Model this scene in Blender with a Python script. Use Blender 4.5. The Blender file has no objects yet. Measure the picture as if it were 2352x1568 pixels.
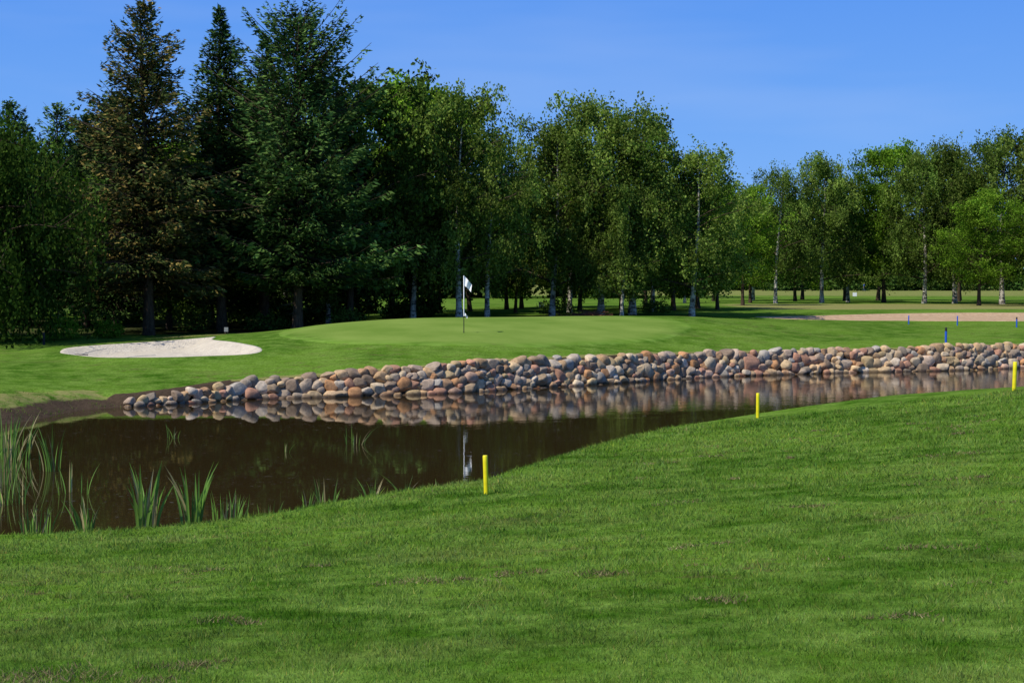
import bpy, math, random
import numpy as np
from mathutils import Vector
SC=bpy.context.scene
rng=np.random.default_rng(7); random.seed(7)
COL=SC.collection
# ---------------------------------------------------------------- helpers
class MB:
    def __init__(s): s.v=[];s.f=[];s.m=[];s.c=[];s.n=0
    def add(s,v,f,mat=0,col=(1,1,1)):
        v=np.asarray(v,float);f=np.asarray(f,int)
        s.v.append(v);s.f.append(f+s.n);s.m.append(np.full(len(f),mat))
        c=np.asarray(col,float)
        if c.ndim==1:c=np.tile(c,(len(v),1))
        s.c.append(c);s.n+=len(v)
    def mesh(s,name,mats,smooth=True):
        me=bpy.data.meshes.new(name)
        V=np.concatenate(s.v).astype(np.float32)
        me.vertices.add(len(V));me.vertices.foreach_set("co",V.ravel())
        loops=np.concatenate([f.ravel() for f in s.f]).astype(np.int32)
        lens=np.concatenate([np.full(len(f),f.shape[1]) for f in s.f])
        st=np.concatenate([[0],np.cumsum(lens)[:-1]]).astype(np.int32)
        me.loops.add(len(loops));me.loops.foreach_set("vertex_index",loops)
        me.polygons.add(len(lens));me.polygons.foreach_set("loop_start",st)
        me.polygons.foreach_set("material_index",np.concatenate(s.m).astype(np.int32))
        me.polygons.foreach_set("use_smooth",np.full(len(lens),smooth))
        me.update(calc_edges=True)
        C=np.concatenate(s.c); C=np.hstack([C,np.ones((len(C),1))]).astype(np.float32)
        a=me.color_attributes.new("Col",'FLOAT_COLOR','POINT');a.data.foreach_set("color",C.ravel())
        for m in mats: me.materials.append(m)
        return me
def obj(name,me,loc=(0,0,0),rot=(0,0,0),sc=(1,1,1),parent=None):
    o=bpy.data.objects.new(name,me);o.location=loc;o.rotation_euler=rot;o.scale=sc
    COL.objects.link(o)
    if parent:o.parent=parent
    return o
def nrm(a): return a/(np.linalg.norm(a,axis=-1,keepdims=True)+1e-9)
def tube(mb,P,R,k=6,mat=0,col=(1,1,1),cap=False):
    P=np.asarray(P,float);R=np.asarray(R,float);n=len(P)
    T=nrm(np.gradient(P,axis=0))
    ref=np.where(np.abs(T[:,2:3])>.9,np.array([[1.,0,0]]),np.array([[0,0,1.]]))
    ref=np.tile(ref[n//2],(n,1))
    U=nrm(np.cross(T,ref));W=np.cross(T,U)
    a=np.arange(k)*2*math.pi/k
    V=P[:,None]+R[:,None,None]*(np.cos(a)[None,:,None]*U[:,None]+np.sin(a)[None,:,None]*W[:,None])
    V=V.reshape(-1,3)
    i=np.arange(n-1)[:,None]*k;j=np.arange(k)[None];j2=(j+1)%k
    F=np.stack([i+j,i+j2,i+k+j2,i+k+j],-1).reshape(-1,4)
    mb.add(V,F,mat,col)
    if cap:
        mb.add(V[-k:],np.arange(k)[None],mat,col); mb.add(V[:k],np.arange(k)[::-1][None],mat,col)
def cards(mb,c,d,w,L,W,mat,col):
    d=nrm(d);w=nrm(w-d*np.sum(w*d,1,keepdims=True))
    L=np.asarray(L).reshape(-1,1);W=np.asarray(W).reshape(-1,1)
    V=np.stack([c-d*L/2,c+w*W/2-d*L*.05,c+d*L/2,c-w*W/2-d*L*.05],1).reshape(-1,3)
    F=np.arange(len(c)*4).reshape(-1,4)
    mb.add(V,F,mat,np.repeat(col,4,axis=0))
def box(mb,c,s,mat=0,col=(1,1,1),bev=.1):
    c=np.array(c,float);h=np.array(s,float)/2;b=min(h)*bev*2
    import bmesh
    bm=bmesh.new();bmesh.ops.create_cube(bm,size=1)
    for v in bm.verts:v.co=Vector((v.co.x*s[0],v.co.y*s[1],v.co.z*s[2]))
    bmesh.ops.bevel(bm,geom=bm.edges[:],offset=b,segments=2,affect='EDGES')
    bmesh.ops.triangulate(bm,faces=bm.faces[:])
    bm.verts.ensure_lookup_table()
    V=np.array([v.co[:] for v in bm.verts])+c
    F=np.array([[v.index for v in f.verts] for f in bm.faces]);bm.free()
    mb.add(V,F,mat,col)
def smooth(a,b,x):
    t=np.clip((x-a)/(b-a),0,1);return t*t*(3-2*t)
def catmull(P,n=6,closed=True):
    P=np.array(P,float);N=len(P);out=[]
    for i in range(N if closed else N-1):
        if closed:p=[P[(i+k)%N] for k in(-1,0,1,2)]
        else:p=[P[max(0,min(N-1,i+k))] for k in(-1,0,1,2)]
        for t in np.arange(n)/n:
            out.append(.5*(2*p[1]+(p[2]-p[0])*t+(2*p[0]-5*p[1]+4*p[2]-p[3])*t*t+(-p[0]+3*p[1]-3*p[2]+p[3])*t**3))
    if not closed:out.append(P[-1])
    return np.array(out)
def inside(poly,x,y):
    r=np.zeros(x.shape,bool);n=len(poly)
    for i in range(n):
        x1,y1=poly[i];x2,y2=poly[(i+1)%n]
        c=((y1>y)!=(y2>y))&(x<(x2-x1)*(y-y1)/((y2-y1) if y2!=y1 else 1e-9)+x1);r^=c
    return r
def sdist(poly,x,y,ids=False):
    d=np.full(x.shape,1e9);idx=np.zeros(x.shape,int);n=len(poly)
    for i in range(n):
        ax,ay=poly[i];bx,by=poly[(i+1)%n];ex,ey=bx-ax,by-ay
        t=np.clip(((x-ax)*ex+(y-ay)*ey)/(ex*ex+ey*ey+1e-12),0,1)
        q=np.hypot(x-ax-t*ex,y-ay-t*ey);m=q<d;d[m]=q[m];idx[m]=i
    d=np.where(inside(poly,x,y),-d,d)
    return (d,idx) if ids else d
# ---------------------------------------------------------------- node helpers
def newmat(name):
    m=bpy.data.materials.new(name);m.use_nodes=True;nt=m.node_tree;nt.nodes.clear();return m,nt
def nd(nt,t,ins=None,**kw):
    n=nt.nodes.new(t)
    for k,v in kw.items():setattr(n,k,v)
    if ins:
        for k,v in ins.items():
            if isinstance(v,bpy.types.NodeSocket):nt.links.new(v,n.inputs[k])
            else:n.inputs[k].default_value=v
    return n
def c4(c):return(c[0],c[1],c[2],1)
def mix(nt,f,a,b,bt='MIX'):
    n=nt.nodes.new('ShaderNodeMix');n.data_type='RGBA';n.blend_type=bt
    for i,v in((0,f),(6,a),(7,b)):
        if isinstance(v,bpy.types.NodeSocket):nt.links.new(v,n.inputs[i])
        else:n.inputs[i].default_value=v if i==0 else c4(v)
    return n.outputs[2]
def mth(nt,op,a,b=0.,c=None,clamp=False):
    n=nt.nodes.new('ShaderNodeMath');n.operation=op;n.use_clamp=clamp
    for i,v in enumerate((a,b)+((c,) if c is not None else ())):
        if isinstance(v,bpy.types.NodeSocket):nt.links.new(v,n.inputs[i])
        else:n.inputs[i].default_value=v
    return n.outputs[0]
def rng_(nt,v,a,b,c=0.,d=1.):
    n=nd(nt,'ShaderNodeMapRange',{0:v,1:a,2:b,3:c,4:d});n.clamp=True;return n.outputs[0]
def noise(nt,vec,scale,detail=3,rough=.55):
    return nd(nt,'ShaderNodeTexNoise',{'Vector':vec,'Scale':scale,'Detail':detail,'Roughness':rough}).outputs['Fac']
def pos(nt,sc=None):
    p=nd(nt,'ShaderNodeNewGeometry').outputs['Position']
    if sc:p=nd(nt,'ShaderNodeVectorMath',{0:p,1:sc},operation='MULTIPLY').outputs[0]
    return p
def out(nt,sh):
    nd(nt,'ShaderNodeOutputMaterial',{'Surface':sh})
def princ(nt,col,rough=.8,spec=.3,normal=None,**kw):
    ins={'Base Color':col if isinstance(col,bpy.types.NodeSocket) else c4(col),'Roughness':rough,'Specular IOR Level':spec}
    if normal:ins['Normal']=normal
    ins.update(kw)
    return nd(nt,'ShaderNodeBsdfPrincipled',ins).outputs[0]
def leafy(nt,c,tr,tint=None):
    d=nd(nt,'ShaderNodeBsdfDiffuse',{'Color':c}).outputs[0]
    if tr<=0:return d
    t=nd(nt,'ShaderNodeBsdfTranslucent',{'Color':mix(nt,1.,c,tint,'MULTIPLY') if tint else c}).outputs[0]
    return nd(nt,'ShaderNodeMixShader',{0:tr,1:d,2:t}).outputs[0]
def bump(nt,h,strength,dist):
    return nd(nt,'ShaderNodeBump',{'Height':h,'Strength':strength,'Distance':dist}).outputs[0]
def simple(name,col,rough=.6,spec=.3,var=.25,scale=20):
    m,nt=newmat(name);p=nd(nt,'ShaderNodeTexCoord').outputs['Object']
    n=noise(nt,p,scale,4)
    c=mix(nt,rng_(nt,n,.3,.7),tuple(x*(1-var) for x in col),tuple(min(1,x*(1+var*.5)) for x in col))
    out(nt,princ(nt,c,rough,spec,bump(nt,n,.2,.01)));return m
# ---------------------------------------------------------------- terrain definition
WALL=[(-10.9,43),(-9.2,44.5),(-7.6,46.0),(-3.7,47.5),(-1.6,48.6),(.35,50.4),(3.4,53.0),(6.8,56.2),(10.4,58.3),(14,59.8),(17.8,61),(21.1,62.8),(30,66),(42,70),(55,76)]
REST=[(60,70),(52,60),(40,50),(30,44),(22,40),(16,38),(11.3,37.6),(9.4,38),(7.4,37.3),(5.4,36.2),(3.8,34.7),(2.5,32.8),(1.0,29.6),(-.3,26.4),(-.9,24.8),(-1.6,24.2),(-3,22.6),(-3.8,21.4),(-4.8,20.6),(-6.7,19.9),(-8.5,19.6),(-9.8,21),(-10.3,25),(-11.5,29),(-12.6,33),(-12.9,36.5),(-12.2,38.8),(-11.9,41.5)]
NS=5
POND=catmull(WALL+REST,NS)
NW=(len(WALL)-1)*NS
def Bn(x,y):
    v=1.8-.062*y+np.clip(x,-12,16)*.12*(y/34);return max(v,.25)+.08*math.exp(-abs(v-.25)*6)
CP=[(x,y,Bn(x,y)) for x in(-14,-5,4,13,24) for y in(-8,2,9,15)]
CP+=[(-6.5,18.9,.3),(-4.5,19.8,.3),(-2.8,21.5,.32),(-1.2,23,.36),(-.36,21.6,.5),(1.2,28,.36),(2.9,31,.38),(5.6,34.4,.46),(8,34,.75),(11.3,34,1.1),(16,34,1.25),(25,36,1.4),(40,44,1.5),(12,27,1.25),(6,27,.72),(3,22,.65),(20,24,1.6),(-11,19,.7),(-14,25,.9)]
CP+=[(-10.9,43.8,.3),(-9.2,45.1,.45),(-7.6,46.8,.6),(-3.7,48.2,.8),(-1.6,49.2,.9),(.35,51.1,.93),(3.4,53.6,.95),(6.8,56.9,.9),(10.4,59,.9),(14,60.5,.9),(17.8,61.6,.95),(21.1,63.5,.97),(30,67,1),(42,71,1.1),(55,77,1.2)]
CP+=[(-13.8,36,.5),(-13.5,41,.5),(-17,38,.8),(-17,30,1),(-11.5,49.6,.85),(-17.5,56,.92),(-8.4,51.8,.98),(-13.2,64,1.15),(-11,60,1.35),(-9.2,60,1.6),(-7.5,63,1.8),(-5,66,1.93),(0,68,1.97),(5,69,1.98),(8.5,70,1.93),(-1.8,57,1.63),(-2.7,53,1.3),(-5,51,1.08),(4,60,1.5),(9,64,1.5),(-9,73,1.3),(-2,77,1.6),(5,79,1.65),(10,80,1.65),(-16.8,70,1.1),(-14,74,1.15),(-20,60,1.0),(-24,70,1.1),(-20,47,.85),(-14.8,46.5,.68),(-30,55,1.1),(3,84,1.7),(9,85,1.7),(12,66,1.3),(16,68,1.15),(23,71,1.15),(14,82,1.5),(20,79,1.42),(30,77,1.4),(20,92,1.75),(30,93,1.8),(40,90,1.7),(20,105,1.8),(40,110,1.8),(0,110,1.75),(-20,100,1.4),(-40,100,1.4),(-20,84,1.2),(0,150,1.8),(40,150,1.8),(-40,150,1.7)]
CP=np.array(CP)
def tpsU(r2):return r2*np.log(r2+1e-9)
_n=len(CP);_d=((CP[:,None,:2]-CP[None,:,:2])**2).sum(-1)
_A=np.zeros((_n+3,_n+3));_A[:_n,:_n]=tpsU(_d)+np.eye(_n)*.8;_A[:_n,_n]=1;_A[:_n,_n+1:]=CP[:,:2];_A[_n:,:_n]=_A[:_n,_n:].T
_w=np.linalg.solve(_A,np.concatenate([CP[:,2],[0,0,0]]))
def tps(x,y):
    x=np.clip(x,-38,50);y=np.clip(y,-8,150)
    r=_w[_n]+_w[_n+1]*x+_w[_n+2]*y
    for i in range(_n):r=r+_w[i]*tpsU((x-CP[i,0])**2+(y-CP[i,1])**2)
    return np.clip(r,.22,2.3)
BUNK=catmull([(-16.6,56),(-16.9,58.7),(-15.3,61.2),(-13.5,62.6),(-12.2,62.4),(-11.5,58.6),(-10.1,56),(-8.9,53.9),(-8.9,52.5),(-10.4,51.9),(-11.9,51.4),(-13.8,51.9),(-15.7,54)],5)
BUNK2=catmull([(13.6,85.5),(17,83),(22,81.5),(28,80.3),(36,80),(39,84),(35,88.5),(28,90),(22,89.3),(17,87.3)],5)
GREEN=catmull([(-9,59),(-7.4,55.5),(-4,53.4),(0,54),(3.6,56.9),(6.6,61),(7.6,66),(4.5,69.5),(0,70.5),(-4.5,69),(-7.6,64.5)],6)
def height(x,y,full=False):
    x=np.asarray(x,float);y=np.asarray(y,float)
    B=tps(x,y);d,idx=sdist(POND,x,y,True)
    wall=idx<NW
    left=(~wall)&(x<-8)&(y>20)
    L=np.where(wall,.42,np.where(left,1.6,.35+B*.95))
    t=np.clip((d-.02)/L,0,1);t=np.where(wall,t,1-(1-t)**2)
    z=-.03+(B+.03)*t
    z=np.where(d<0,-.03-.6*smooth(0,1.5,-d),z)
    z=z+np.where(left&(d>0)&(d<2.5),.05*np.sin(x*3.1+y*1.3)*np.sin(y*2.7-x*1.1)*smooth(0,.4,d),0)
    for P,dep in((BUNK,.3),(BUNK2,.18)):
        near=(np.abs(x-P[:,0].mean())<18)&(np.abs(y-P[:,1].mean())<12)
        if near.any():
            db=np.full(x.shape,9.);db[near]=sdist(P,x[near],y[near])
            z=z-dep*smooth(.1,-1.3,db)+ (.10*np.exp(-((db-.5)/.6)**2) if dep>.2 else 0)
    if full:return z,d,wall,left,B
    return z
def gz(x,y):return float(height(np.array([x]),np.array([y]))[0])
def axis(lo,hi,step,far):
    a=list(np.arange(lo,hi,step));s=step;p=a[-1]
    while p<far[1]:s*=1.12;p+=s;a.append(p)
    s=step;p=a[0];b=[]
    while p>far[0]:s*=1.12;p-=s;b.append(p)
    return np.array(b[::-1]+a)
XS=axis(-24,30,.2,(-2500,2500));YS=axis(3,92,.2,(-60,4000))
X,Y=np.meshgrid(XS,YS);Z,SD,WM,LM,BB=height(X,Y,True)
Z=Z+np.where(SD>1.5,.012*np.sin(X*1.3+.7*Y)*np.sin(Y*.9-.4*X),0)
nx,ny=len(XS),len(YS)
V=np.stack([X,Y,Z],-1).reshape(-1,3)
i=(np.arange(ny-1)[:,None]*nx+np.arange(nx-1)[None]).ravel()
F=np.stack([i,i+1,i+nx+1,i+nx],-1)
# --- ground shading
def grass_nodes(nt):
    p=pos(nt);big=noise(nt,p,.20,3,.6);mid=noise(nt,pos(nt,(1,1.4,1)),1.3,4,.7)
    c=mix(nt,rng_(nt,big,.43,.58),(.044,.118,.008),(.112,.212,.022))
    c=mix(nt,rng_(nt,mid,.38,.66,0,.9),c,(.165,.270,.046))
    pn=noise(nt,pos(nt,(1.0,1.7,1)),2.1,5,.72);pm=noise(nt,p,.21,2)
    dm=mth(nt,'MULTIPLY',rng_(nt,pn,.55,.66),rng_(nt,pm,.46,.60))
    c=mix(nt,mth(nt,'MULTIPLY',dm,.9),c,(.125,.10,.045))
    th=noise(nt,pos(nt,(.6,1.2,1)),.55,4,.6)
    c=mix(nt,rng_(nt,th,.54,.70,0,.35),c,(.15,.17,.05))
    return c,p
def make_ground_mat():
    m,nt=newmat("ground_turf")
    c,p=grass_nodes(nt)
    fine=noise(nt,pos(nt,(1,.5,1)),14,3,.7);f2=noise(nt,p,70,1,.8)
    c=mix(nt,.75,c,mix(nt,rng_(nt,fine,.3,.7),(.5,.5,.5),(1.2,1.2,1.15)),'MULTIPLY')
    c=mix(nt,.6,c,mix(nt,rng_(nt,f2,.3,.7),(.55,.55,.55),(1.25,1.25,1.15)),'MULTIPLY')
    at=lambda n:nd(nt,'ShaderNodeAttribute',attribute_name=n).outputs['Fac']
    nz=noise(nt,p,2.2,5,.7)
    def mask(a,w=.5):return rng_(nt,mth(nt,'ADD',at(a),mth(nt,'MULTIPLY',mth(nt,'SUBTRACT',nz,.5),w)),.4,.6)
    c=mix(nt,mth(nt,'MULTIPLY',mask('straw',1.2),.8),c,mix(nt,fine,(.15,.16,.04),(.34,.28,.12)))
    c=mix(nt,mask('litter_shade',1.0),c,mix(nt,fine,(.02,.035,.008),(.07,.065,.03)))
    c=mix(nt,mask('dirt',.9),c,mix(nt,fine,(.015,.010,.007),(.12,.085,.055)))
    h=mth(nt,'ADD',fine,mth(nt,'MULTIPLY',f2,.5))
    out(nt,nd(nt,'ShaderNodeBsdfDiffuse',{'Color':c,'Normal':bump(nt,h,.6,.03)}).outputs[0]);return m
MG=make_ground_mat()
mb=MB();mb.add(V,F);me=mb.mesh("ground",[MG])
straw=np.clip(smooth(95,100,Y)*smooth(128,118,Y)*smooth(12,20,X)*.9,0,1)
straw=np.maximum(straw,.55*smooth(160,220,Y))
straw=np.maximum(straw,.55*smooth(66.5,67.5,Y)*smooth(70,68.5,Y)*smooth(-17,-15.5,X)*smooth(-10,-11,X))
straw=np.maximum(straw,np.where(WM,.75*smooth(1.3,.5,SD)*smooth(.1,.4,SD),0))
straw=np.maximum(straw,np.where(LM,.55*smooth(3.0,1.4,SD),0))
litter_shade=smooth(68,72,Y)*smooth(105,90,Y)*smooth(-6,-10,X)*.62+smooth(81,83,Y)*smooth(88,86,Y)*smooth(-3,1,X)*smooth(13,10,X)*.5  # rough litter under the trees, its dark tone also painting in their shade
dirt=np.where(WM,smooth(.62,.35,SD),np.where(LM,smooth(1.25,.3,SD),smooth(.42,.2,SD)))
dirt=np.where(WM&(X<-8.5),smooth(1.2,.5,SD),dirt)
for n,a in(("straw",straw),("litter_shade",litter_shade),("dirt",dirt)):
    at=me.attributes.new(n,'FLOAT','POINT');at.data.foreach_set("value",a.astype(np.float32).ravel())
obj("ground",me)
# --- sheets: sand bunkers, putting green
def sheet(name,P,mat,lift,n=26):
    c=P.mean(0);rings=np.concatenate([np.linspace(0.02,.97,n),[1.0,1.01]])
    pts=(c+(P-c)[None]*rings[:,None,None]);x=pts[...,0];y=pts[...,1]
    z=height(x,y)+lift;z[-2]-=lift*.6;z[-1]-=lift+.04
    k=len(P);V=np.stack([x,y,z],-1).reshape(-1,3)
    i=np.arange(len(rings)-1)[:,None]*k;j=np.arange(k)[None];j2=(j+1)%k
    F=np.stack([i+j,i+k+j,i+k+j2,i+j2],-1).reshape(-1,4)
    ed=np.repeat(np.clip(1-rings,0,1),k);mb=MB();mb.add(V,F,0,np.stack([ed]*3,1));mb.add(V[:k],np.arange(k)[None]);obj(name,mb.mesh(name,[mat]))
def sand(name,a,b):
    m,nt=newmat(name);p=pos(nt);n=noise(nt,p,3,5,.6);n2=noise(nt,pos(nt,(9,2.2,1)),2,3)
    c=mix(nt,rng_(nt,n,.3,.7),a,b)
    out(nt,princ(nt,c,.95,.1,bump(nt,mth(nt,'ADD',n,mth(nt,'MULTIPLY',n2,.7)),.7,.09)));return m
sheet("sand_bunker",BUNK,sand("pale_sand",(.47,.41,.32),(.62,.55,.43)),.035)
sheet("sand_bunker",BUNK2,sand("tan_sand",(.38,.25,.14),(.50,.35,.21)),.035)
m,nt=newmat("green_turf");p=pos(nt);c0,_=grass_nodes(nt);n=noise(nt,p,.35,3);n2=noise(nt,p,9,3,.7)
c=mix(nt,rng_(nt,n,.35,.65),(.130,.210,.034),(.190,.268,.054));c=mix(nt,.4,c,mix(nt,n2,(.7,.7,.7),(1.2,1.2,1.1)),'MULTIPLY')
ed=nd(nt,'ShaderNodeAttribute',attribute_name="Col").outputs['Fac']
f=rng_(nt,mth(nt,'ADD',ed,mth(nt,'MULTIPLY',mth(nt,'SUBTRACT',n,.5),.12)),.0,.14)
c=mix(nt,f,c0,c)
out(nt,nd(nt,'ShaderNodeBsdfDiffuse',{'Color':c,'Normal':bump(nt,n2,.4,.01)}).outputs[0]);sheet("putting_green",GREEN,m,.02)
# ---------------------------------------------------------------- water
m,nt=newmat("pond_water");p=pos(nt)
r1=noise(nt,pos(nt,(1,2.2,1)),1.6,2,.5);r2=noise(nt,pos(nt,(1,1.8,1)),6,2,.5)
sx=nd(nt,'ShaderNodeSeparateXYZ',{0:p})
wz=noise(nt,pos(nt,(.12,.3,1)),1.,2)
amp=mth(nt,'MULTIPLY',mth(nt,'ADD',rng_(nt,sx.outputs[0],-4,14,.032,.24),rng_(nt,sx.outputs[1],30,46,0.,.02)),rng_(nt,wz,.4,.6,.6,1.35))
h=mth(nt,'MULTIPLY',mth(nt,'ADD',mth(nt,'MULTIPLY',r1,.7),mth(nt,'MULTIPLY',r2,.3)),amp)
sp=noise(nt,pos(nt,(1.3,4,1)),3.2,6,.75);zone=noise(nt,pos(nt,(.25,.5,1)),1,2)
fl=mth(nt,'MULTIPLY',rng_(nt,sp,.60,.68),rng_(nt,zone,.44,.56))
c=mix(nt,mth(nt,'MULTIPLY',fl,.6),(.030,.020,.007),(.24,.20,.16))
out(nt,princ(nt,c,mth(nt,'MULTIPLY',fl,.5),.5,bump(nt,h,.5,.05),IOR=1.38))
mb=MB();mb.add([(-16,14,0),(70,14,0),(70,85,0),(-16,85,0)],[(0,1,2,3)]);obj("pond_water",mb.mesh("pond_water",[m]))
# ---------------------------------------------------------------- stone wall
def ico():
    import bmesh
    bm=bmesh.new();bmesh.ops.create_icosphere(bm,subdivisions=4,radius=1)
    v=np.array([q.co[:] for q in bm.verts]);f=np.array([[q.index for q in g.verts] for g in bm.faces]);bm.free();return v,f
IV,IF=ico()
def stone(rad):
    k=rng.normal(size=(4,3))*1.3;ph=rng.uniform(0,6.3,4);a=rng.uniform(.02,.08,4)
    r=1+sum(a[j]*np.cos(IV@k[j]+ph[j]) for j in range(4))
    v=IV*r[:,None]
    e=rng.uniform(.68,.92);v=np.sign(v)*np.abs(v)**e
    for _ in range(rng.integers(3,9)):
        n=nrm(rng.normal(size=3));c=rng.uniform(.66,.92)
        t=v@n-c;t=np.where(t>0,t,0);v=v-(t*.82)[:,None]*n
    k2=rng.normal(size=(3,3))*6;v=v*(1+sum(.009*np.cos(IV@k2[j]+ph[j]) for j in range(3)))[:,None]
    ext=np.abs(v).max(0);v=v/ext
    return v*rad
WP=POND[:(len(WALL)-1)*NS]
seg=np.hypot(*np.diff(WP,axis=0).T);arc=np.concatenate([[0],np.cumsum(seg)])
S=min(arc[-1],62);ds=.02;ss=np.arange(0,S,ds)
wx=np.interp(ss,arc,WP[:,0]);wy=np.interp(ss,arc,WP[:,1])
tx=np.gradient(wx);ty=np.gradient(wy);l=np.hypot(tx,ty);tx/=l;ty/=l
nxo,nyo=-ty,tx
top=np.interp(wx,[-10.9,-10.2,-9.2,-7.6,-3.7,-1.6,.35,3.4,6.8,10.4,14,17.8,60],[.14,.24,.40,.58,.80,.92,.93,.95,.88,.88,.9,.95,.97])
top=top+.02*np.sin(ss*1.7)
PAL=np.array([(.58,.41,.24),(.48,.30,.17),(.44,.33,.21),(.62,.46,.27),(.47,.26,.17),(.35,.29,.22),(.56,.37,.26),(.28,.21,.15),(.60,.49,.34),(.56,.30,.14),(.40,.37,.32),(.52,.39,.21),(.56,.43,.32),(.52,.35,.19),(.40,.32,.24),(.64,.54,.42),(.50,.27,.18)])
mb=MB();hs=np.full(len(ss),-.2);cnt=0
while cnt<1300:
    need=hs<top-.13
    if not need.any():break
    hh=np.where(need,hs+rng.normal(0,.02,len(hs)),9);ii=int(np.argmin(hh))
    small=top[ii]<.5
    a=rng.uniform(.14,.27)*(1.12 if hs[ii]<.15 else 1)*(.75 if small else 1)
    if rng.random()<.14:a*=1.35
    if rng.random()<.14:a*=.65
    b=a*rng.uniform(.6,.9);b=min(b,max(.08,(top[ii]+.06-hs[ii])*.58))
    w=int(a/ds);lo,hi=max(0,ii-w),min(len(ss),ii+w+1)
    u=(ss[lo:hi]-ss[ii])/a;q=np.sqrt(np.clip(1-u*u,0,1))
    cz=(hs[lo:hi]+b*q*.9).max();cz=min(cz,hs[ii]+b*1.02)
    if cz+b>top[ii]+.15:
        hs[lo:hi]+=.05;continue
    hs[lo:hi]=np.maximum(hs[lo:hi],cz+b*q*.88);cnt+=1
    dep=a*rng.uniform(.8,1.0)
    v=stone((a*1.07,dep,b*1.12));th=rng.normal(0,.18)
    ct,st_=math.cos(th),math.sin(th)
    v=np.stack([v[:,0]*ct-v[:,2]*st_,v[:,1],v[:,0]*st_+v[:,2]*ct],1)
    off=.03+.36*max(cz,0)/.9+dep-.2+rng.normal(0,.025)
    cx=wx[ii]+nxo[ii]*off;cy=wy[ii]+nyo[ii]*off
    V3=np.stack([cx+v[:,0]*tx[ii]+v[:,1]*nxo[ii],cy+v[:,0]*ty[ii]+v[:,1]*nyo[ii],cz+v[:,2]],1)
    col=PAL[rng.integers(len(PAL))]*rng.uniform(.68,1.1)
    mb.add(V3,IF,0,col)
m,nt=newmat("field_stone");p=pos(nt)
a=nd(nt,'ShaderNodeAttribute',attribute_name="Col").outputs['Color']
n1=noise(nt,p,7,5,.65);n2=noise(nt,p,45,3,.7)
c=mix(nt,.85,a,mix(nt,rng_(nt,n1,.3,.7),(.64,.59,.53),(1.3,1.24,1.14)),'MULTIPLY')
c=mix(nt,.7,c,mix(nt,rng_(nt,n2,.35,.65),(.68,.68,.68),(1.2,1.2,1.2)),'MULTIPLY')
zz=nd(nt,'ShaderNodeSeparateXYZ',{0:p}).outputs[2]
wet=rng_(nt,mth(nt,'ADD',zz,mth(nt,'MULTIPLY',n1,.06)),.07,.14,1,0)
c=mix(nt,wet,c,mix(nt,1.,c,(.33,.30,.26),'MULTIPLY'))
out(nt,princ(nt,c,mth(nt,'SUBTRACT',.85,mth(nt,'MULTIPLY',wet,.5)),.3,bump(nt,mth(nt,'ADD',n1,mth(nt,'MULTIPLY',n2,.4)),.6,.035)))
obj("stone_retaining_wall",mb.mesh("stone_retaining_wall",[m]))
# ---------------------------------------------------------------- foliage materials
def leafmat(name,a,b,tr=.35,hv_=.5):
    m,nt=newmat(name)
    at=nd(nt,'ShaderNodeAttribute',attribute_name="Col").outputs['Color']
    s=nd(nt,'ShaderNodeSeparateColor',{0:at});rd=nd(nt,'ShaderNodeObjectInfo').outputs['Random']
    hv=mth(nt,'ADD',s.outputs[1],mth(nt,'MULTIPLY',mth(nt,'SUBTRACT',mth(nt,'FRACT',mth(nt,'MULTIPLY',rd,7.3)),.5),hv_),clamp=True)
    c=mix(nt,hv,a,b)
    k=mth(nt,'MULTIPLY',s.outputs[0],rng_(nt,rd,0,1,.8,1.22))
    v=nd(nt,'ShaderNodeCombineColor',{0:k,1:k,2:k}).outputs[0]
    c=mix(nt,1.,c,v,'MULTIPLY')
    out(nt,leafy(nt,c,tr,(1.1,1.3,.5)));return m
L_birch=leafmat("birch_leaves",(.066,.122,.019),(.190,.255,.052))
L_broad=leafmat("broad_leaves",(.065,.145,.012),(.190,.300,.030),.4)
L_dark=leafmat("dark_leaves",(.034,.074,.012),(.100,.158,.026),0)
L_spr=leafmat("spruce_needles",(.028,.068,.018),(.098,.158,.036),0)
L_sprb=leafmat("spruce_needles_olive",(.044,.070,.019),(.190,.140,.042),0,.1)
L_wil=leafmat("willow_leaves",(.030,.065,.010),(.065,.115,.018),.2)
def bark(name,a,b,sc,birch=False):
    m,nt=newmat(name);tc=nd(nt,'ShaderNodeTexCoord').outputs['Object']
    v=nd(nt,'ShaderNodeVectorMath',{0:tc,1:(1,1,2.4) if birch else (3,3,.5)},operation='MULTIPLY').outputs[0]
    n=noise(nt,v,sc,4,.7);c=mix(nt,rng_(nt,n,.40,.56) if birch else rng_(nt,n,.3,.7),a,b)
    out(nt,nd(nt,'ShaderNodeBsdfDiffuse',{'Color':c,'Normal':bump(nt,n,.6,.03)}).outputs[0]);return m
B_birch=bark("birch_bark",(.05,.042,.034),(.54,.50,.42),2.6,True)
B_dark=bark("dark_bark",(.028,.020,.014),(.11,.082,.056),5)
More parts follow.
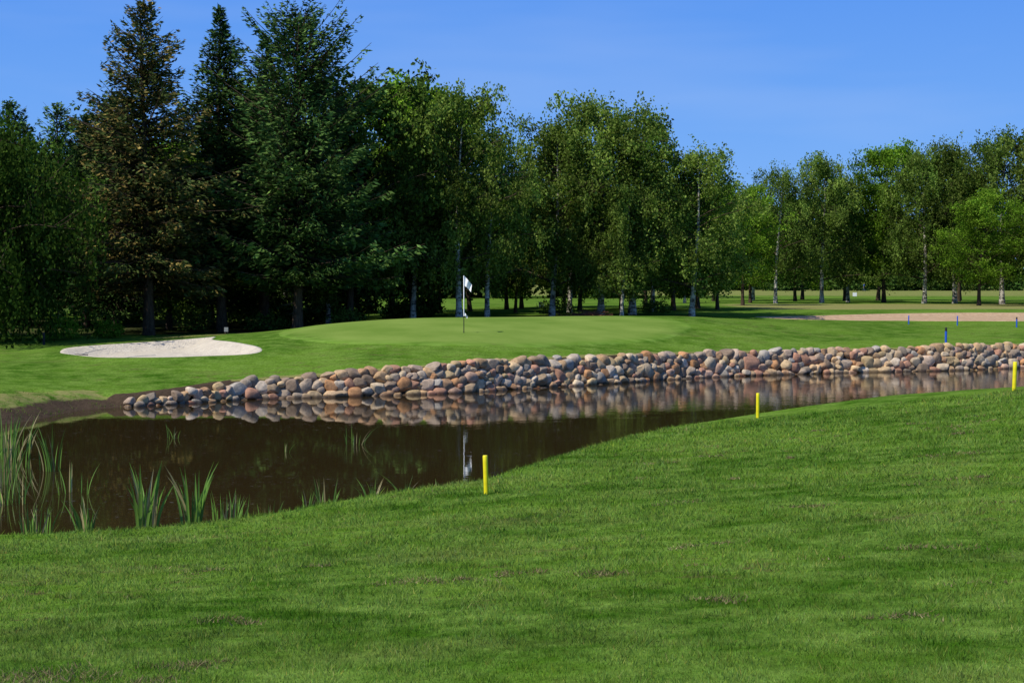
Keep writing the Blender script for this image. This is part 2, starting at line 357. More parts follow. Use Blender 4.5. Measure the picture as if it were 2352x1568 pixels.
# ---------------------------------------------------------------- tree generators
def leafcol(n,br,hue,dv=.22):
    c=np.zeros((n,3));c[:,0]=np.clip(br*rng.normal(1,dv,n),.3,2);c[:,1]=np.clip(hue+rng.normal(0,.22,n),0,1);return c
def deciduous(name,H,R,cb,leaf,bk,nl=22000,size=.17,weep=0.,shape='oval',lean=0.,nlimb=36,trunk_r=None):
    mb=MB();r0=trunk_r or H*.013+.03
    nT=14;t=np.linspace(0,1,nT);k=rng.normal(0,.12,(2,3))
    ax=np.stack([lean*H*t**1.3+.3*np.sin(t*3+k[0,0]*9)*t,.3*np.sin(t*3.7+k[0,1]*9)*t,H*.90*t],1)
    tube(mb,ax,r0*(1-t)**.9*(1+.35*np.exp(-t*30))+.006,8,1)
    T=lambda q:np.array([np.interp(q,t,ax[:,i]) for i in range(3)])
    clus=[]
    for i in range(nlimb):
        u=((i+rng.random())/nlimb)**.95;q=cb+(.98-cb)*u
        if shape=='oval':pr=abs(math.sin(math.pi*min(1,(u*.76+.22))))**.55
        else:pr=abs(math.sin(math.pi*min(1,(u*.62+.30))))**.55
        Ln=R*pr*rng.uniform(.6,1.25);az=i*2.4+rng.normal(0,.4);el=rng.uniform(.2,.7)+u*.5
        p0=T(q*.95);dr=np.array([math.cos(az),math.sin(az),0]);s=np.linspace(0,1,7)
        rise=min(Ln*math.tan(min(el,1.1))*.75,max(.1,(H*.97-p0[2])*1.3))
        Q=p0+np.outer(s*Ln,dr)+np.outer(rise*(s-.28*s*s*(1+weep)),[0,0,1])+rng.normal(0,.05,(7,3))*s[:,None]
        tube(mb,Q,r0*.30*(1-u*.6)*(1-s*.85)+.005,5,2)
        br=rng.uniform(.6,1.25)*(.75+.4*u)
        for j in range(6):
            a0=rng.uniform(.2,1);b0=np.array([np.interp(a0,s,Q[:,w]) for w in range(3)])
            d2=nrm(dr*.8+rng.normal(0,.75,3)+np.array([0,0,.25]));l2=Ln*rng.uniform(.2,.42)
            ss2=np.linspace(0,1,4)
            tube(mb,b0+np.outer(ss2*l2,d2),.014*(1-ss2*.8)+.002,3,2)
            for _ in range(3):
                f=rng.uniform(.35,1.05);clus.append((b0+d2*l2*f,br*rng.uniform(.6,1.35),rng.uniform(.1,.9),dr))
    tp=T(1.)
    for _ in range(10):clus.append((tp+rng.normal(0,.35,3)*[1,1,.5]-[0,0,rng.uniform(-.25,.9)],rng.uniform(.9,1.3),rng.uniform(.3,.9),np.array([1.,0,0])))
    per=max(4,int(nl/len(clus)))
    for c,br,hue,dr in clus:
        n=int(per*rng.uniform(.4,1.6));sg=rng.uniform(.22,.42)*(R/3)**.5
        if weep>0:
            P=[]
            for _ in range(4):
                m_=max(2,n//4);u=rng.random(m_);ln=rng.uniform(.4,1.0)*weep*1.5
                o=c+rng.normal(0,sg*.9,3)
                P.append(o+np.stack([dr[0]*.25*u,dr[1]*.25*u,.15-ln*u],1)+rng.normal(0,.10,(m_,3)))
            P=np.concatenate(P)
        else:P=c+rng.normal(0,1,(n,3))*np.array([sg,sg,sg*.6])
        n=len(P);d=rng.normal(0,1,(n,3));d[:,2]-=.5+weep;w=rng.normal(0,1,(n,3));sz=size*rng.uniform(.6,1.3,n)
        cards(mb,P,d,w,sz,sz*.64,0,leafcol(n,br,hue))
    return mb.mesh(name,[leaf,bk,B_dark],True),H
def spruce(name,H,R,cb,leaf,p=.85,dens=1.,size=.30,brown=0.,upturn=.15,gap=.30,nb=7,asym=.22):
    mb=MB();t=np.linspace(0,1,12)
    ax=np.stack([.12*np.sin(t*4),.12*np.cos(t*3),H*t],1);tube(mb,ax,(.012*H+.05)*(1-t)**.85*(1+.3*np.exp(-t*25))+.006,8,1)
    z=cb*H;side=rng.uniform(0,6.3)
    for i in range(26):
        az=rng.uniform(0,6.3);zz_=rng.uniform(.06*H,cb*H);l_=rng.uniform(.3,1.3);s=np.linspace(0,1,4)
        tube(mb,np.stack([np.cos(az)*l_*s,np.sin(az)*l_*s,zz_-.2*l_*s],1),.02*(1-s*.8),3,1)
    while z<H*.985:
        u=(z-cb*H)/(H*(1-cb));n_=max(4,int(nb*(1-.30*u)))
        lob=1+asym*math.sin(z*2.1+side)
        for b in range(n_):
            az=rng.uniform(0,6.3)
            L=R*(1-u)**p*rng.uniform(.55,1.25)*(1+.15*math.sin(az*2+z*.8))*lob+.15
            if u<.12:L*=.7+u*2.5
            el=-.32+.95*u**1.3+rng.normal(0,.08);dr=np.array([math.cos(az),math.sin(az),0]);lt=np.array([-dr[1],dr[0],0])
            s=np.linspace(0,1,5);Q=np.array([0,0,z])+np.outer(L*s,dr)+np.outer(L*(el*s+upturn*s*s),[0,0,1])
            if L>.5:tube(mb,Q,.022*(1-s*.85)*min(2,L*.6)+.004,3,1)
            n=int((8+L*24)*dens);s=rng.random(n)**.75
            w=rng.uniform(-1,1,n)*(.12+.42*L*(1-s)**.8*np.minimum(1,s*3+.2))
            P=np.array([0,0,z])+np.outer(L*s,dr)+np.outer(L*(el*s+upturn*s*s),[0,0,1])+w[:,None]*lt
            P[:,2]-=np.abs(w)*.3+rng.random(n)*.34*min(1,L)-.03
            d=dr[None]*1.+lt[None]*np.sign(w)[:,None]*.8+rng.normal(0,.45,(n,3));d[:,2]-=.35-.7*u
            ww=rng.normal(0,.7,(n,3))+np.array([0,0,.5])
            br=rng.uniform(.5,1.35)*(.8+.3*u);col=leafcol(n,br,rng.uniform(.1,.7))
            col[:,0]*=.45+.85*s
            if brown>0:col[:,1]=np.clip(rng.random(n)<brown*rng.uniform(.2,1.8),0,1)*rng.uniform(.6,1,n)+.1
            sz=size*rng.uniform(.6,1.25,n)*(1-.35*u)
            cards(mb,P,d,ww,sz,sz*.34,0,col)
        z+=gap*rng.uniform(.7,1.2)*(1-.35*u)
    P=np.stack([rng.normal(0,.05,50),rng.normal(0,.05,50),H*rng.uniform(.95,1.0,50)],1)
    cards(mb,P,rng.normal(0,.5,(50,3))+[0,0,1],rng.normal(0,1,(50,3)),np.full(50,.24),np.full(50,.08),0,leafcol(50,.9,.4))
    return mb.mesh(name,[leaf,B_dark],True),H
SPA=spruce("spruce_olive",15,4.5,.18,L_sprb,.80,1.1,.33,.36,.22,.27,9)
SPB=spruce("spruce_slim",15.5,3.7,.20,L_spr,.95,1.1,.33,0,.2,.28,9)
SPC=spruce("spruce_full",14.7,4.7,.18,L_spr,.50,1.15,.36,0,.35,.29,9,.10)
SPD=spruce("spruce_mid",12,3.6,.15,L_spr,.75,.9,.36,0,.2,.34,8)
BI=[deciduous("birch_a",12,3.9,.16,L_birch,B_birch,31000,.165,.55,trunk_r=.18),deciduous("birch_b",12,3.5,.14,L_birch,B_birch,29000,.165,.65,lean=.05,trunk_r=.17),
    deciduous("birch_c",12,3.2,.20,L_birch,B_birch,22000,.155,.5,'oval',-.07,32,trunk_r=.17)]
BR=[deciduous("broad_a",13,4.2,.15,L_broad,B_dark,26000,.22,0,'oval'),deciduous("broad_b",13,3.9,.18,L_broad,B_dark,25000,.21,0,'top',.06)]
DK=[deciduous("dark_a",12,3.8,.18,L_dark,B_dark,23000,.22,.15,'oval',.12),deciduous("dark_b",12,3.4,.22,L_dark,B_dark,21000,.21,0,'top',-.14)]
WI=deciduous("willow",8,3.3,.22,L_wil,B_dark,34000,.15,1.7,'top')
def plant(kind,name,x,y,H,w=1.,rz=None):
    me,h=kind;s=H/h;z=gz(x,y)
    return obj(name,me,(x,y,z-.05),(0,0,rng.uniform(0,6.3) if rz is None else rz),(s*w,s*w,s))
plant(WI,"willow_tree",-22.0,62,9.4,1.0);plant(WI,"willow_tree",-24.5,66,10.2,1.0)
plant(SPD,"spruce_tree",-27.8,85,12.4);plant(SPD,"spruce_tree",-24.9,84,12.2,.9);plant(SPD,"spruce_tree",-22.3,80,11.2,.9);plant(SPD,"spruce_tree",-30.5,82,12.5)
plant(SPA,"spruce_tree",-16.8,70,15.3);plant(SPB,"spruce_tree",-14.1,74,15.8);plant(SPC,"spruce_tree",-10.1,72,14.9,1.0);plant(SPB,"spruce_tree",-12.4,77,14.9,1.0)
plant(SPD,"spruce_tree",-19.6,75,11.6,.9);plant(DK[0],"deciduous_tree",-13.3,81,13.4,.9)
plant(DK[0],"deciduous_tree",-8.3,78,13.0);plant(BR[0],"deciduous_tree",-6.9,88,14.3,.9);plant(BR[1],"deciduous_tree",-4.9,91,14.2,.85)
plant(BI[1],"birch_tree",-5.2,80,11.4,.9)
plant(BI[0],"birch_tree",-2.7,78,12.5,.85);plant(BI[2],"birch_tree",-1.3,80,10.7,.9);plant(DK[1],"deciduous_tree",.2,92,9.0,.7)
plant(BI[1],"birch_tree",2.2,84,11.6,.95);plant(BI[0],"birch_tree",4.9,84,12.7,.95);plant(BI[2],"birch_tree",6.7,85,12.3,1.1);plant(BI[0],"birch_tree",3.4,90,10.9,.9);plant(BI[1],"birch_tree",5.9,82,7.6,.9)
plant(BI[1],"birch_tree",9.9,84,9.9,1.1);plant(BI[0],"birch_tree",8.6,93,9.6,1.0);plant(BR[0],"deciduous_tree",13.2,98,8.6,.85)
for a in[(BR[1],17.4,115,9.4,.9),(BI[2],21.6,125,12.1,.9),(BI[0],26,128,13,.9),(BR[0],31.7,130,14.2,.8),(BI[1],29.3,133,11.8,.9),(BI[0],33.8,125,13.4,.9),(BI[1],36.3,125,14.2,.9),(BI[0],39.2,122,14.6,.9),(BI[1],41.8,118,14.6,1.),(BI[0],45,115,14,1),(BR[1],34.6,113,9,1.),(BR[0],39.3,110,9.2,.9),(BI[0],23.7,150,10.5,1),(BR[0],29.5,155,11,1),(DK[0],36,150,12,1),(BR[1],44,150,13,1),(DK[1],52,150,13,1),(DK[0],18.5,140,8.5,1),(BI[1],14.5,128,8.0,1),(BR[0],48,128,14,1),(BR[1],20,128,8,1.1),(DK[0],26,140,9,1.1),(DK[1],31,142,10,1.1),(DK[0],41,140,10,1.1)]:
    plant(a[0],"birch_tree" if a[0] in BI else "deciduous_tree",*a[1:])
# wood behind the front row
kinds=[DK[0],DK[1],BR[0],SPD,DK[0],BI[1],BR[1]]
for i in range(26):
    d=rng.uniform(77,104);fx=-.40+.345*(i+rng.uniform(-.3,.3))/26;ty=rng.uniform(260,350)
    if fx>-.10:ty+=40
    k=kinds[int(rng.integers(len(kinds)))]
    plant(k,"spruce_tree" if k is SPD else("birch_tree" if k in BI else "deciduous_tree"),fx*d,d,2.1+d*(650-ty)/3500,.95)
for i in range(10):
    d=rng.uniform(95,112);fx=-.045+.19*(i+rng.uniform(-.3,.3))/10;ty=rng.uniform(400,460)
    k=[DK[0],DK[1],BR[0],DK[0]][int(rng.integers(4))]
    plant(k,"deciduous_tree",fx*d,d,1.7+d*(650-ty)/3500,1.15)
for x,y,h in[(-28,60,9),(-30,67,11)]:plant(DK[0],"deciduous_tree",x,y,h)
# distant masses
def mass(name,pts,mat,per=260,size=.7):
    mb=MB()
    for x,y,R,h in pts:
        z0=gz(x,y);n=int(per);d=nrm(rng.normal(0,1,(n,3)));rr=rng.uniform(.55,1.08,n)**.6
        P=np.stack([x+d[:,0]*R*rr,y+d[:,1]*R*rr,z0+h*.5+d[:,2]*h*.52*rr],1)
        P+=rng.normal(0,.35*min(1,R/2),(n,3));P[:,2]=np.maximum(P[:,2],z0+.1)
        cards(mb,P,rng.normal(0,1,(n,3)),rng.normal(0,1,(n,3)),size*rng.uniform(.6,1.4,n),size*.7*rng.uniform(.6,1.4,n),0,leafcol(n,rng.uniform(.65,1.2),rng.uniform(0,.9)))
    obj(name,mb.mesh(name,[mat]))
L_far=leafmat("far_leaves",(.030,.066,.012),(.078,.130,.026),0)
pts=[(rng.uniform(-150,260),rng.uniform(385,430),rng.uniform(5,9),rng.uniform(11,19)) for _ in range(260)]
mass("distant_treeline",pts,L_far,330,1.5)
pts=[(rng.uniform(-110,22),rng.uniform(165,190),rng.uniform(2.5,4.5),rng.uniform(7,12)) for _ in range(110)]
mass("distant_woodland",pts,L_far,400,.9)
pts=[(rng.uniform(30,150),rng.uniform(345,362),rng.uniform(2.5,4.5),rng.uniform(3,6)) for _ in range(60)]
mass("distant_hedge",pts,L_far,220,1.0)
pts=[(rng.uniform(-42,-17),rng.uniform(92,112),rng.uniform(.8,1.6),rng.uniform(1,2.6)) for _ in range(45)]
pts+=[(rng.uniform(-22,-5),rng.uniform(84,100),rng.uniform(.7,1.3),rng.uniform(.6,1.5)) for _ in range(26)]
mass("undergrowth",pts,L_dark,330,.26)
for x,y,R,h in[(-19.6,66.5,.8,.9),(-17.9,67.5,.6,.7),(-15.6,75,.9,1.3),(-8.2,76,.8,.8),(-11.8,74,.9,.7),(2.5,86,.9,.8),(8.2,87,.8,.7)]:mass("shrub",[(x,y,R,h)],L_broad if x<-16 else L_dark,900,.13)
# ---------------------------------------------------------------- grass blades
def blades(name,x,y,z,h,w,lean,mat,col):
    n=len(x);a=rng.uniform(0,6.283,n);b=rng.uniform(0,6.283,n);l=lean*h*rng.random(n)
    B=np.stack([x,y,z],1);U=np.stack([np.cos(a)*w/2,np.sin(a)*w/2,np.zeros(n)],1)
    Tp=B+np.stack([np.cos(b)*l,np.sin(b)*l,h],1)
    V=np.stack([B-U,B+U,Tp],1).reshape(-1,3)
    mb=MB();mb.add(V,np.arange(3*n).reshape(-1,3),0,np.repeat(col,3,axis=0));obj(name,mb.mesh(name,[mat]))
m,nt=newmat("grass_blades");c,p=grass_nodes(nt)
at=nd(nt,'ShaderNodeAttribute',attribute_name="Col").outputs['Color']
c=mix(nt,1.,c,at,'MULTIPLY');out(nt,leafy(nt,c,.3));MGB=m
def hfast(x,y):
    ix=np.clip(np.searchsorted(XS,x)-1,0,nx-2);iy=np.clip(np.searchsorted(YS,y)-1,0,ny-2)
    fx=(x-XS[ix])/(XS[ix+1]-XS[ix]);fy=(y-YS[iy])/(YS[iy+1]-YS[iy])
    z=(Z[iy,ix]*(1-fx)+Z[iy,ix+1]*fx)*(1-fy)+(Z[iy+1,ix]*(1-fx)+Z[iy+1,ix+1]*fx)*fy
    s=(SD[iy,ix]*(1-fx)+SD[iy,ix+1]*fx)*(1-fy)+(SD[iy+1,ix]*(1-fx)+SD[iy+1,ix+1]*fx)*fy
    return z,s
N=430000;y=6.2*np.exp(rng.random(N)*math.log(34/6.2));x=rng.uniform(-1,1,N)*(.40*y+.8)
z,s=hfast(x,y);k=s>.28;x,y,z=x[k],y[k],z[k];n=len(x);f=y/8
bc=np.stack([rng.uniform(.7,1.6,n)]*3,1)*np.stack([rng.uniform(.85,1.3,n),np.ones(n),rng.uniform(.7,1.5,n)],1)
dead=rng.random(n)<.06;bc[dead]*=np.array([1.7,1.15,1.8])
tuft=1+.5*np.sin(x*7+3*np.sin(y*2.1))*np.sin(y*5.3+2*np.sin(x*3))
blades("lawn_grass",x,y,z-.004,rng.uniform(.018,.044,n)*(1+.25*(f-1))*tuft,.0050*f*rng.uniform(.6,1.3,n),1.3,MGB,bc)
# dead clippings lying in ragged, thin scatters on the lawn
XX=[];YY=[];PC=[]
patches=[(-2.75,8.9,.45,.34,900),(-2.0,8.7,.22,.2,200),(-1.95,9.2,.2,.16,260),(-2.0,10.9,.2,.16,220),(-.75,13.0,.4,.2,260),(.1,13.1,.3,.16,160),(.85,12.8,.25,.2,160),(1.55,11.1,.28,.16,200),(1.9,14.5,.3,.2,150),(3.9,13.5,.4,.22,160),(2.6,10.2,.2,.14,110),(3.4,17.5,.4,.3,150),(5.6,19.5,.5,.4,150),(6.6,23,.6,.5,180),(2.1,19,.4,.25,90),(-3.0,14.5,.3,.2,110),(7.8,27.5,.8,.5,160)]
for _ in range(24):
    py=rng.uniform(8,30);patches.append((rng.uniform(-.33,.36)*py,py,rng.uniform(.08,.3),rng.uniform(.06,.2),int(rng.uniform(25,80))))
for px_,py,ra,rb,nn in patches:
    k=max(4,int(nn/30));cc=rng.normal(0,.6,(k,2))
    j=rng.integers(0,k,nn);g=rng.normal(0,.25,(nn,2))*rng.uniform(.5,1.5,(nn,1))+cc[j]
    XX.append(px_+g[:,0]*ra);YY.append(py+g[:,1]*rb);PC.append(np.full(nn,rng.uniform(.85,1.3)))
x=np.concatenate(XX);y=np.concatenate(YY);pc=np.concatenate(PC);z,s=hfast(x,y);k=s>.6;x,y,z,pc=x[k],y[k],z[k],pc[k];n=len(x)
m,nt=newmat("dead_grass");at=nd(nt,'ShaderNodeAttribute',attribute_name="Col").outputs['Color'];out(nt,leafy(nt,at,.2))
base=np.where(rng.random((n,1))<.4,np.array([[.26,.22,.11]]),np.array([[.15,.125,.055]]))*(pc*rng.uniform(.6,1.3,n))[:,None]
blades("grass_clippings",x,y,z+.010,rng.uniform(.012,.040,n),.009*(y/10)*rng.uniform(.6,1.3,n),2.2,m,base)
# rough fringe on the pond banks
N=90000;y=rng.uniform(18,44,N);x=rng.uniform(-15,18,N);z,s=hfast(x,y);lf=(x<-8)&(y>22)
k=(s>.1)&((s<.75)|(lf&(s<2.2)&(rng.random(N)<.5)))&(rng.random(N)<np.where(x>3,.5,.9))&(y<43);x,y,z,s,lf=x[k],y[k],z[k],s[k],lf[k]
cl=.5+.5*np.sin(x*5.1+y*2.3)*np.sin(y*4.7-x*1.9);k=~lf|(cl>.45);x,y,z,s,lf,cl=x[k],y[k],z[k],s[k],lf[k],cl[k];n=len(x)
bc=np.stack([rng.uniform(.8,1.7,n)]*3,1)*np.array([1.25,1.05,1.1])
blades("bank_grass",x,y,z-.01,rng.uniform(.03,.07,n)+.14*cl**3*rng.random(n),np.where(lf,.016,.010)*rng.uniform(.6,1.3,n),1.2,MGB,bc)
# ---------------------------------------------------------------- reeds
m,nt=newmat("reed_leaf");at=nd(nt,'ShaderNodeAttribute',attribute_name="Col").outputs['Color']
d=princ(nt,at,.45,.4);t=nd(nt,'ShaderNodeBsdfTranslucent',{'Color':at}).outputs[0]
out(nt,nd(nt,'ShaderNodeMixShader',{0:.35,1:d,2:t}).outputs[0]);MR=m
def reeds(x0,y0,h,n,r=.12,w=.028,lean=.35,name="reed_clump"):
    mb=MB()
    for i in range(n):
        a=rng.uniform(0,6.3);q=r*math.sqrt(rng.random());bx,by=x0+q*math.cos(a),y0+q*math.sin(a)
        hh=h*rng.uniform(.5,1.05);az=a+rng.normal(0,.5);l=lean*hh*rng.random()*1.3;s=np.linspace(0,1,7)
        P=np.stack([bx+math.cos(az)*l*s**1.8,by+math.sin(az)*l*s**1.8,-.05+(hh+.05)*s-.12*l*s**3],1)
        wa=rng.uniform(-.7,.7);U=np.array([math.cos(wa),math.sin(wa),0]);W=(w/2)*np.clip(1.05-s**2.2,.03,1)*(.7+.3*np.sin(s*3))*rng.uniform(.7,1.2)
        mid=np.array([-U[1],U[0],0])*w*.15
        V=np.stack([P-U*W[:,None],P+mid,P+U*W[:,None]],1).reshape(-1,3);F=[]
        for k in range(6):
            for e in(0,1):F.append((k*3+e,k*3+e+1,k*3+e+4,k*3+e+3))
        g=rng.uniform(.6,1.3);c=np.array([.16,.31,.045])*g if rng.random()>.2 else np.array([.38,.33,.14])*g
        mb.add(V,F,0,c)
    obj(name,mb.mesh(name,[MR]))
for a in[(-5.2,21.6,.98,26,.15,.055),(-4.6,21.8,.92,22,.14,.050),(-4.15,22.0,.50,34,.32,.022),(-6.6,21.0,.46,28,.22,.022),(-5.95,21.2,.55,20,.15,.034),
         (-10.1,30.4,.98,48,.45,.034),(-8.6,28.4,.95,16,.22,.026),(-9.0,26.6,.62,18,.4,.022),(-8.0,24,.55,18,.3,.022),(-7.3,25.2,.55,8,.3,.018),(-9.5,28.6,.7,22,.4,.022),(-9.6,27.4,.8,18,.3,.026),
         (-2.85,23.4,.52,14,.15,.024),(-3.15,23.4,.38,8,.1,.022),(-2.3,24.4,.38,14,.22,.022,.9),(-1.75,24.9,.45,8,.1,.02,1.0),(-3.4,33,.45,12,.22,.018,.8),(-7.7,34.4,.38,8,.2,.016,.8),(-3.7,22.9,.24,6,.2,.016),(-1.2,25.2,.32,6,.1,.016,1.2),(-4.7,31.5,.25,4,.1,.014,.9)]:reeds(*a)
# ---------------------------------------------------------------- stakes, flag, furniture
MY=simple("yellow_paint",(.82,.70,.01),.45,.4,.15,9);MBl=simple("blue_paint",(.02,.10,.55),.5,.4,.2,9)
MK=simple("black_paint",(.015,.015,.018),.6);MW=simple("white_paint",(.8,.8,.8),.5,.3,.08);MWood=simple("weathered_wood",(.12,.085,.055),.8)
MGr=simple("grey_plastic",(.25,.26,.25),.6)
def stake(name,x,y,h,r,mat,captop=None,tilt=0.,tilty=0.):
    mb=MB();zs=[-.15,h*.5,h*.78,h*.78+.002,h-.012,h,h+.001];rs=[r*.96,r,r,r,r,r*.86,r*.1]
    P=np.array([(0,0,q) for q in zs]);tube(mb,P,np.array(rs),14,0)
    me=mb.mesh(name,[mat]+([captop] if captop else []),True)
    if captop:
        for p in me.polygons:
            if p.center.z>h*.77:p.material_index=1
    o=obj(name,me,(x,y,gz(x,y)),(tilty,tilt,0));return o
stake("yellow_stake",-.365,21.6,.56,.036,MY,None,-.03);stake("yellow_stake",5.56,34.4,.56,.040,MY);stake("yellow_stake",11.25,34.1,.65,.046,MY,None,.03)
stake("blue_stake",18.0,63.2,.68,.045,MBl,MK);stake("blue_stake",20.3,78,.45,.03,MBl);stake("blue_stake",22.5,77,.48,.03,MBl);stake("blue_stake",25,75.5,.5,.035,MBl,MK)
stake("dark_stake",-18.9,61.5,.5,.05,MK)
# flag
fx,fy=-1.80,57.;root=bpy.data.objects.new("golf_flag",None);root.location=(fx,fy,gz(fx,fy)+.02);COL.objects.link(root)
mb=MB();tube(mb,[(0,0,-.1),(0,0,.62)],[.016,.016],8,0);o=obj("pole_lower",mb.mesh("pole_lower",[MK]),parent=root)
mb=MB();tube(mb,[(0,0,.62),(0,0,2.12),(0,0,2.13)],[.017,.015,.002],8,0);obj("pole_upper",mb.mesh("pole_upper",[MW]),parent=root)
def cloth(w,h,z0,name):
    mb=MB();nu,nv=14,12;V=[];F=[]
    for a in range(nu):
        for b in range(nv):
            u=a/(nu-1);v=b/(nv-1)
            V.append((.015+w*u*.62*(1-.12*v),.06*math.sin(u*9+v*2)*u**.5,z0-h*v*(1-.45*u)-.72*w*u**1.2*(1+.2*v)))
    for a in range(nu-1):
        for b in range(nv-1):F.append((a*nv+b,(a+1)*nv+b,(a+1)*nv+b+1,a*nv+b+1))
    mb.add(V,F);obj(name,mb.mesh(name,[MW]),parent=root)
cloth(.46,.36,2.11,"flag_cloth");cloth(.2,.12,.76,"lower_pennant")
mb=MB();a=np.arange(16)*2*math.pi/16
mb.add(np.stack([np.cos(a)*.054,np.sin(a)*.054,np.full(16,.006)],1),[list(range(16))]);obj("hole_cup",mb.mesh("hole_cup",[MK]),parent=root)
# bunker rakes
def rake(x,y,rz):
    r=bpy.data.objects.new("bunker_rake",None);r.location=(x,y,gz(x,y)+.05);r.rotation_euler=(0,0,rz);COL.objects.link(r)
    mb=MB();tube(mb,[(0,0,.05),(.8,0,.16),(1.5,0,.2)],[.011,.011,.010],6,0,cap=True);obj("handle",mb.mesh("handle",[MGr]),parent=r)
    mb=MB();tube(mb,[(0,-.3,.05),(0,.3,.05)],[.02,.02],6,0,cap=True)
    for k in range(9):tube(mb,[(0,-.28+.07*k,.05),(-.02,-.28+.07*k,-.03)],[.007,.004],4,0)
    obj("head",mb.mesh("head",[MK]),parent=r)
rake(-13.9,53.0,.0);rake(-15.9,56.2,1.2)
# drainage pipe
mb=MB();s=np.linspace(0,1,40);P=np.stack([-.1+0*s,24.05+.5*s,.18-.05*s],1);tube(mb,P,.055+.007*np.sin(s*120),14,0)
obj("drain_pipe",mb.mesh("drain_pipe",[simple("pipe_plastic",(.10,.07,.06),.6)]))
def sign(name,x,y,w,h,ph,mt):
    r=bpy.data.objects.new(name,None);r.location=(x,y,gz(x,y));COL.objects.link(r)
    mb=MB();box(mb,(0,0,ph+h/2),(w,.06,h));obj("board",mb.mesh("board",[mt],False),parent=r)
    mb=MB()
    for q in(-w*.3,w*.3):tube(mb,[(q,.05,-.1),(q,.05,ph+h*.8)],[.02,.02],8,0)
    obj("posts",mb.mesh("posts",[MWood]),parent=r)
sign("tee_sign",41.8,186,.5,.45,.1,MW);sign("tee_sign",2.0,104,.35,.34,.12,MW);sign("ball_washer",-12.75,68,.18,.2,.12,MGr)
# brush pile
mb=MB()
for k in range(170):
    a=rng.uniform(0,3.14);c=np.array([rng.normal(0,.6),rng.normal(0,.35),0]);c[2]=abs(rng.normal(.0,.16))*max(.2,1-abs(c[0])/1.6)
    l=rng.uniform(.2,.6);d=np.array([math.cos(a),math.sin(a),rng.normal(0,.3)])
    tube(mb,np.array([c-d*l,c+rng.normal(0,.05,3),c+d*l]),[.02,.014,.006],4,0)
obj("brush_pile",mb.mesh("brush_pile",[simple("dead_twigs",(.20,.09,.05),.9)]),(4.1,82.0,gz(4.1,82.0)))
# ---------------------------------------------------------------- distant golfer (walking)
def skin(name,vs,es,mat,parent):
    me=bpy.data.meshes.new(name);me.from_pydata([v[:3] for v in vs],es,[]);me.materials.append(mat)
    o=obj(name,me,parent=parent);o.modifiers.new("s",'SKIN')
    for i,v in enumerate(vs):me.skin_vertices[0].data[i].radius=(v[3],v[3]*(.75 if len(v)<5 else v[4]))
    me.skin_vertices[0].data[0].use_root=True
    q=o.modifiers.new("u",'SUBSURF');q.levels=q.render_levels=1;return o
r=bpy.data.objects.new("golfer_person",None);gx,gy=72.,312.;r.location=(gx,gy,gz(gx,gy));r.rotation_euler=(0,0,.6);COL.objects.link(r)
Mblue=simple("blue_shirt",(.04,.14,.5),.8);Mj=simple("trousers",(.05,.07,.14),.85);Ms=simple("skin",(.5,.3,.2),.5);Mh=simple("hair",(.06,.04,.02),.7)
skin("trousers",[(0,0,.95,.15),(.09,0,.9,.10),(.10,-.10,.5,.07),(.10,-.16,.10,.045),(-.09,0,.9,.10),(-.10,.08,.5,.07),(-.10,.26,.14,.045)],[(0,1),(1,2),(2,3),(0,4),(4,5),(5,6)],Mj,r)
skin("shirt",[(0,0,.98,.15),(0,0,1.2,.16),(0,0,1.42,.15),(.2,0,1.42,.07),(.26,.06,1.16,.05),(-.2,0,1.42,.07),(-.26,-.08,1.16,.05),(0,0,1.5,.06)],[(0,1),(1,2),(2,3),(3,4),(2,5),(5,6),(2,7)],Mblue,r)
skin("head",[(0,0,1.48,.055),(0,-.01,1.57,.06),(0,-.02,1.66,.095,.9),(0,-.01,1.75,.07),(0,-.115,1.64,.015)],[(0,1),(1,2),(2,3),(2,4)],Ms,r)
skin("hair",[(0,.03,1.66,.09),(0,.01,1.76,.085)],[(0,1)],Mh,r)
for sg,e in((1,(.27,-.02,.92)),(-1,(-.27,-.14,.92))):
    y0=.06 if sg>0 else -.08
    vs=[(sg*.26,y0,1.14,.042),(e[0],e[1],e[2],.03),(e[0],e[1]-.01,.86,.035,.5)]
    es=[(0,1),(1,2)]
    for k in range(4):vs.append((e[0],e[1]-.035+.022*k,.78-.01*(k in(1,2)),.009,1));es.append((2,3+k))
    vs.append((e[0]-sg*.02,e[1]-.06,.84,.010,1));es.append((2,7))
    skin("forearm_and_hand",vs,es,Ms,r)
mb=MB()
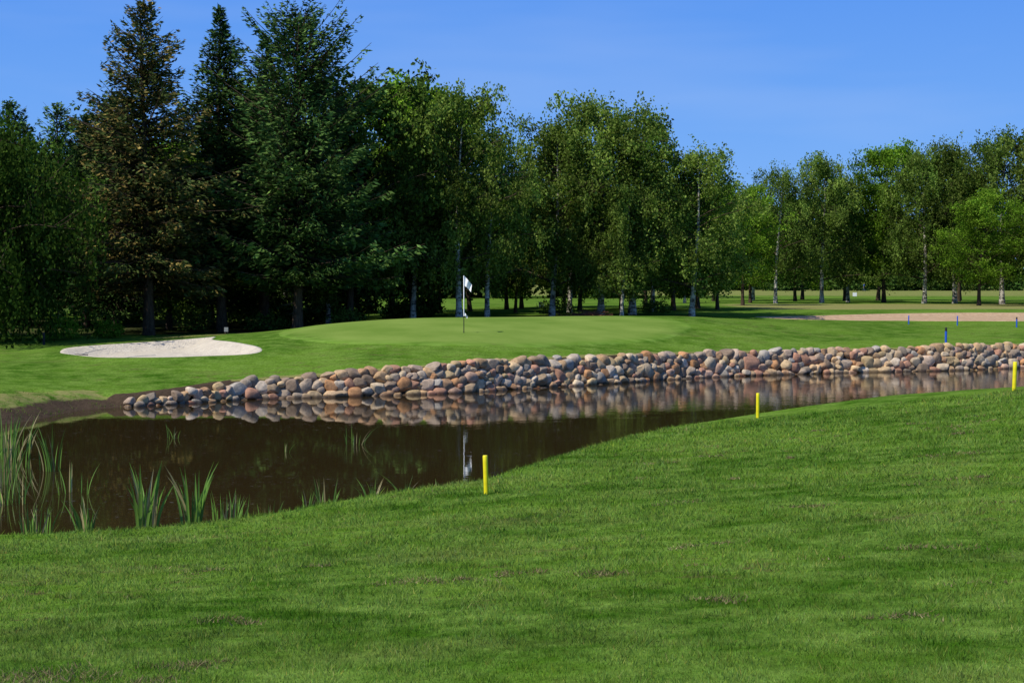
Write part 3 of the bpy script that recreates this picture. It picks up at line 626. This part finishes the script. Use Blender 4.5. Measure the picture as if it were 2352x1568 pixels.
for q in((.10,-.20),(-.10,.22)):box(mb,(q[0],q[1]-.04,.05 if q[1]<0 else .08),(.1,.28,.09),bev=.4)
obj("shoes",mb.mesh("shoes",[MK]),parent=r)
# ---------------------------------------------------------------- light, sky, camera
az=math.atan2(-.80,-.60);el=math.radians(50)
sd=Vector((math.sin(az)*math.cos(el),math.cos(az)*math.cos(el),math.sin(el)))
L=bpy.data.lights.new("sun",'SUN');L.energy=5.0;L.angle=math.radians(.5);L.color=(1,.95,.86)
o=bpy.data.objects.new("sun",L);o.rotation_euler=sd.to_track_quat('Z','Y').to_euler();o.location=(-20,-20,40);COL.objects.link(o)
W=bpy.data.worlds.new("World");SC.world=W;W.use_nodes=True;nt=W.node_tree;nt.nodes.clear()
sky=nd(nt,'ShaderNodeTexSky');sky.sky_type='NISHITA';sky.sun_disc=False;sky.sun_elevation=el;sky.sun_rotation=az%(2*math.pi);sky.ozone_density=3;sky.dust_density=.1;sky.air_density=1.
tc=nd(nt,'ShaderNodeTexCoord').outputs['Generated'];v=nd(nt,'ShaderNodeVectorMath',{0:tc,1:(1,2,7)},operation='MULTIPLY').outputs[0]
up=nd(nt,'ShaderNodeSeparateXYZ',{0:tc}).outputs[2]
g=mix(nt,rng_(nt,up,0.,.20),(1.9,4.3,8.8),(.80,2.70,8.1));g=mix(nt,rng_(nt,up,.20,1.),g,(.45,1.2,3.6))
c=mix(nt,.92,sky.outputs[0],g)
n=noise(nt,v,1.6,4,.6);c=mix(nt,rng_(nt,n,.52,.85,0,.18),c,(6,6.8,8.2))
bg=nd(nt,'ShaderNodeBackground',{'Color':c,'Strength':.11});nd(nt,'ShaderNodeOutputWorld',{'Surface':bg.outputs[0]})
cam=bpy.data.cameras.new("camera");cam.lens=53.6;cam.sensor_width=36;cam.clip_end=6000
o=bpy.data.objects.new("camera",cam);o.location=(0,0,3.5);o.rotation_euler=(math.radians(90-2.19),0,0);COL.objects.link(o);SC.camera=o
SC.view_settings.view_transform='Standard';SC.view_settings.look='None';SC.view_settings.exposure=0
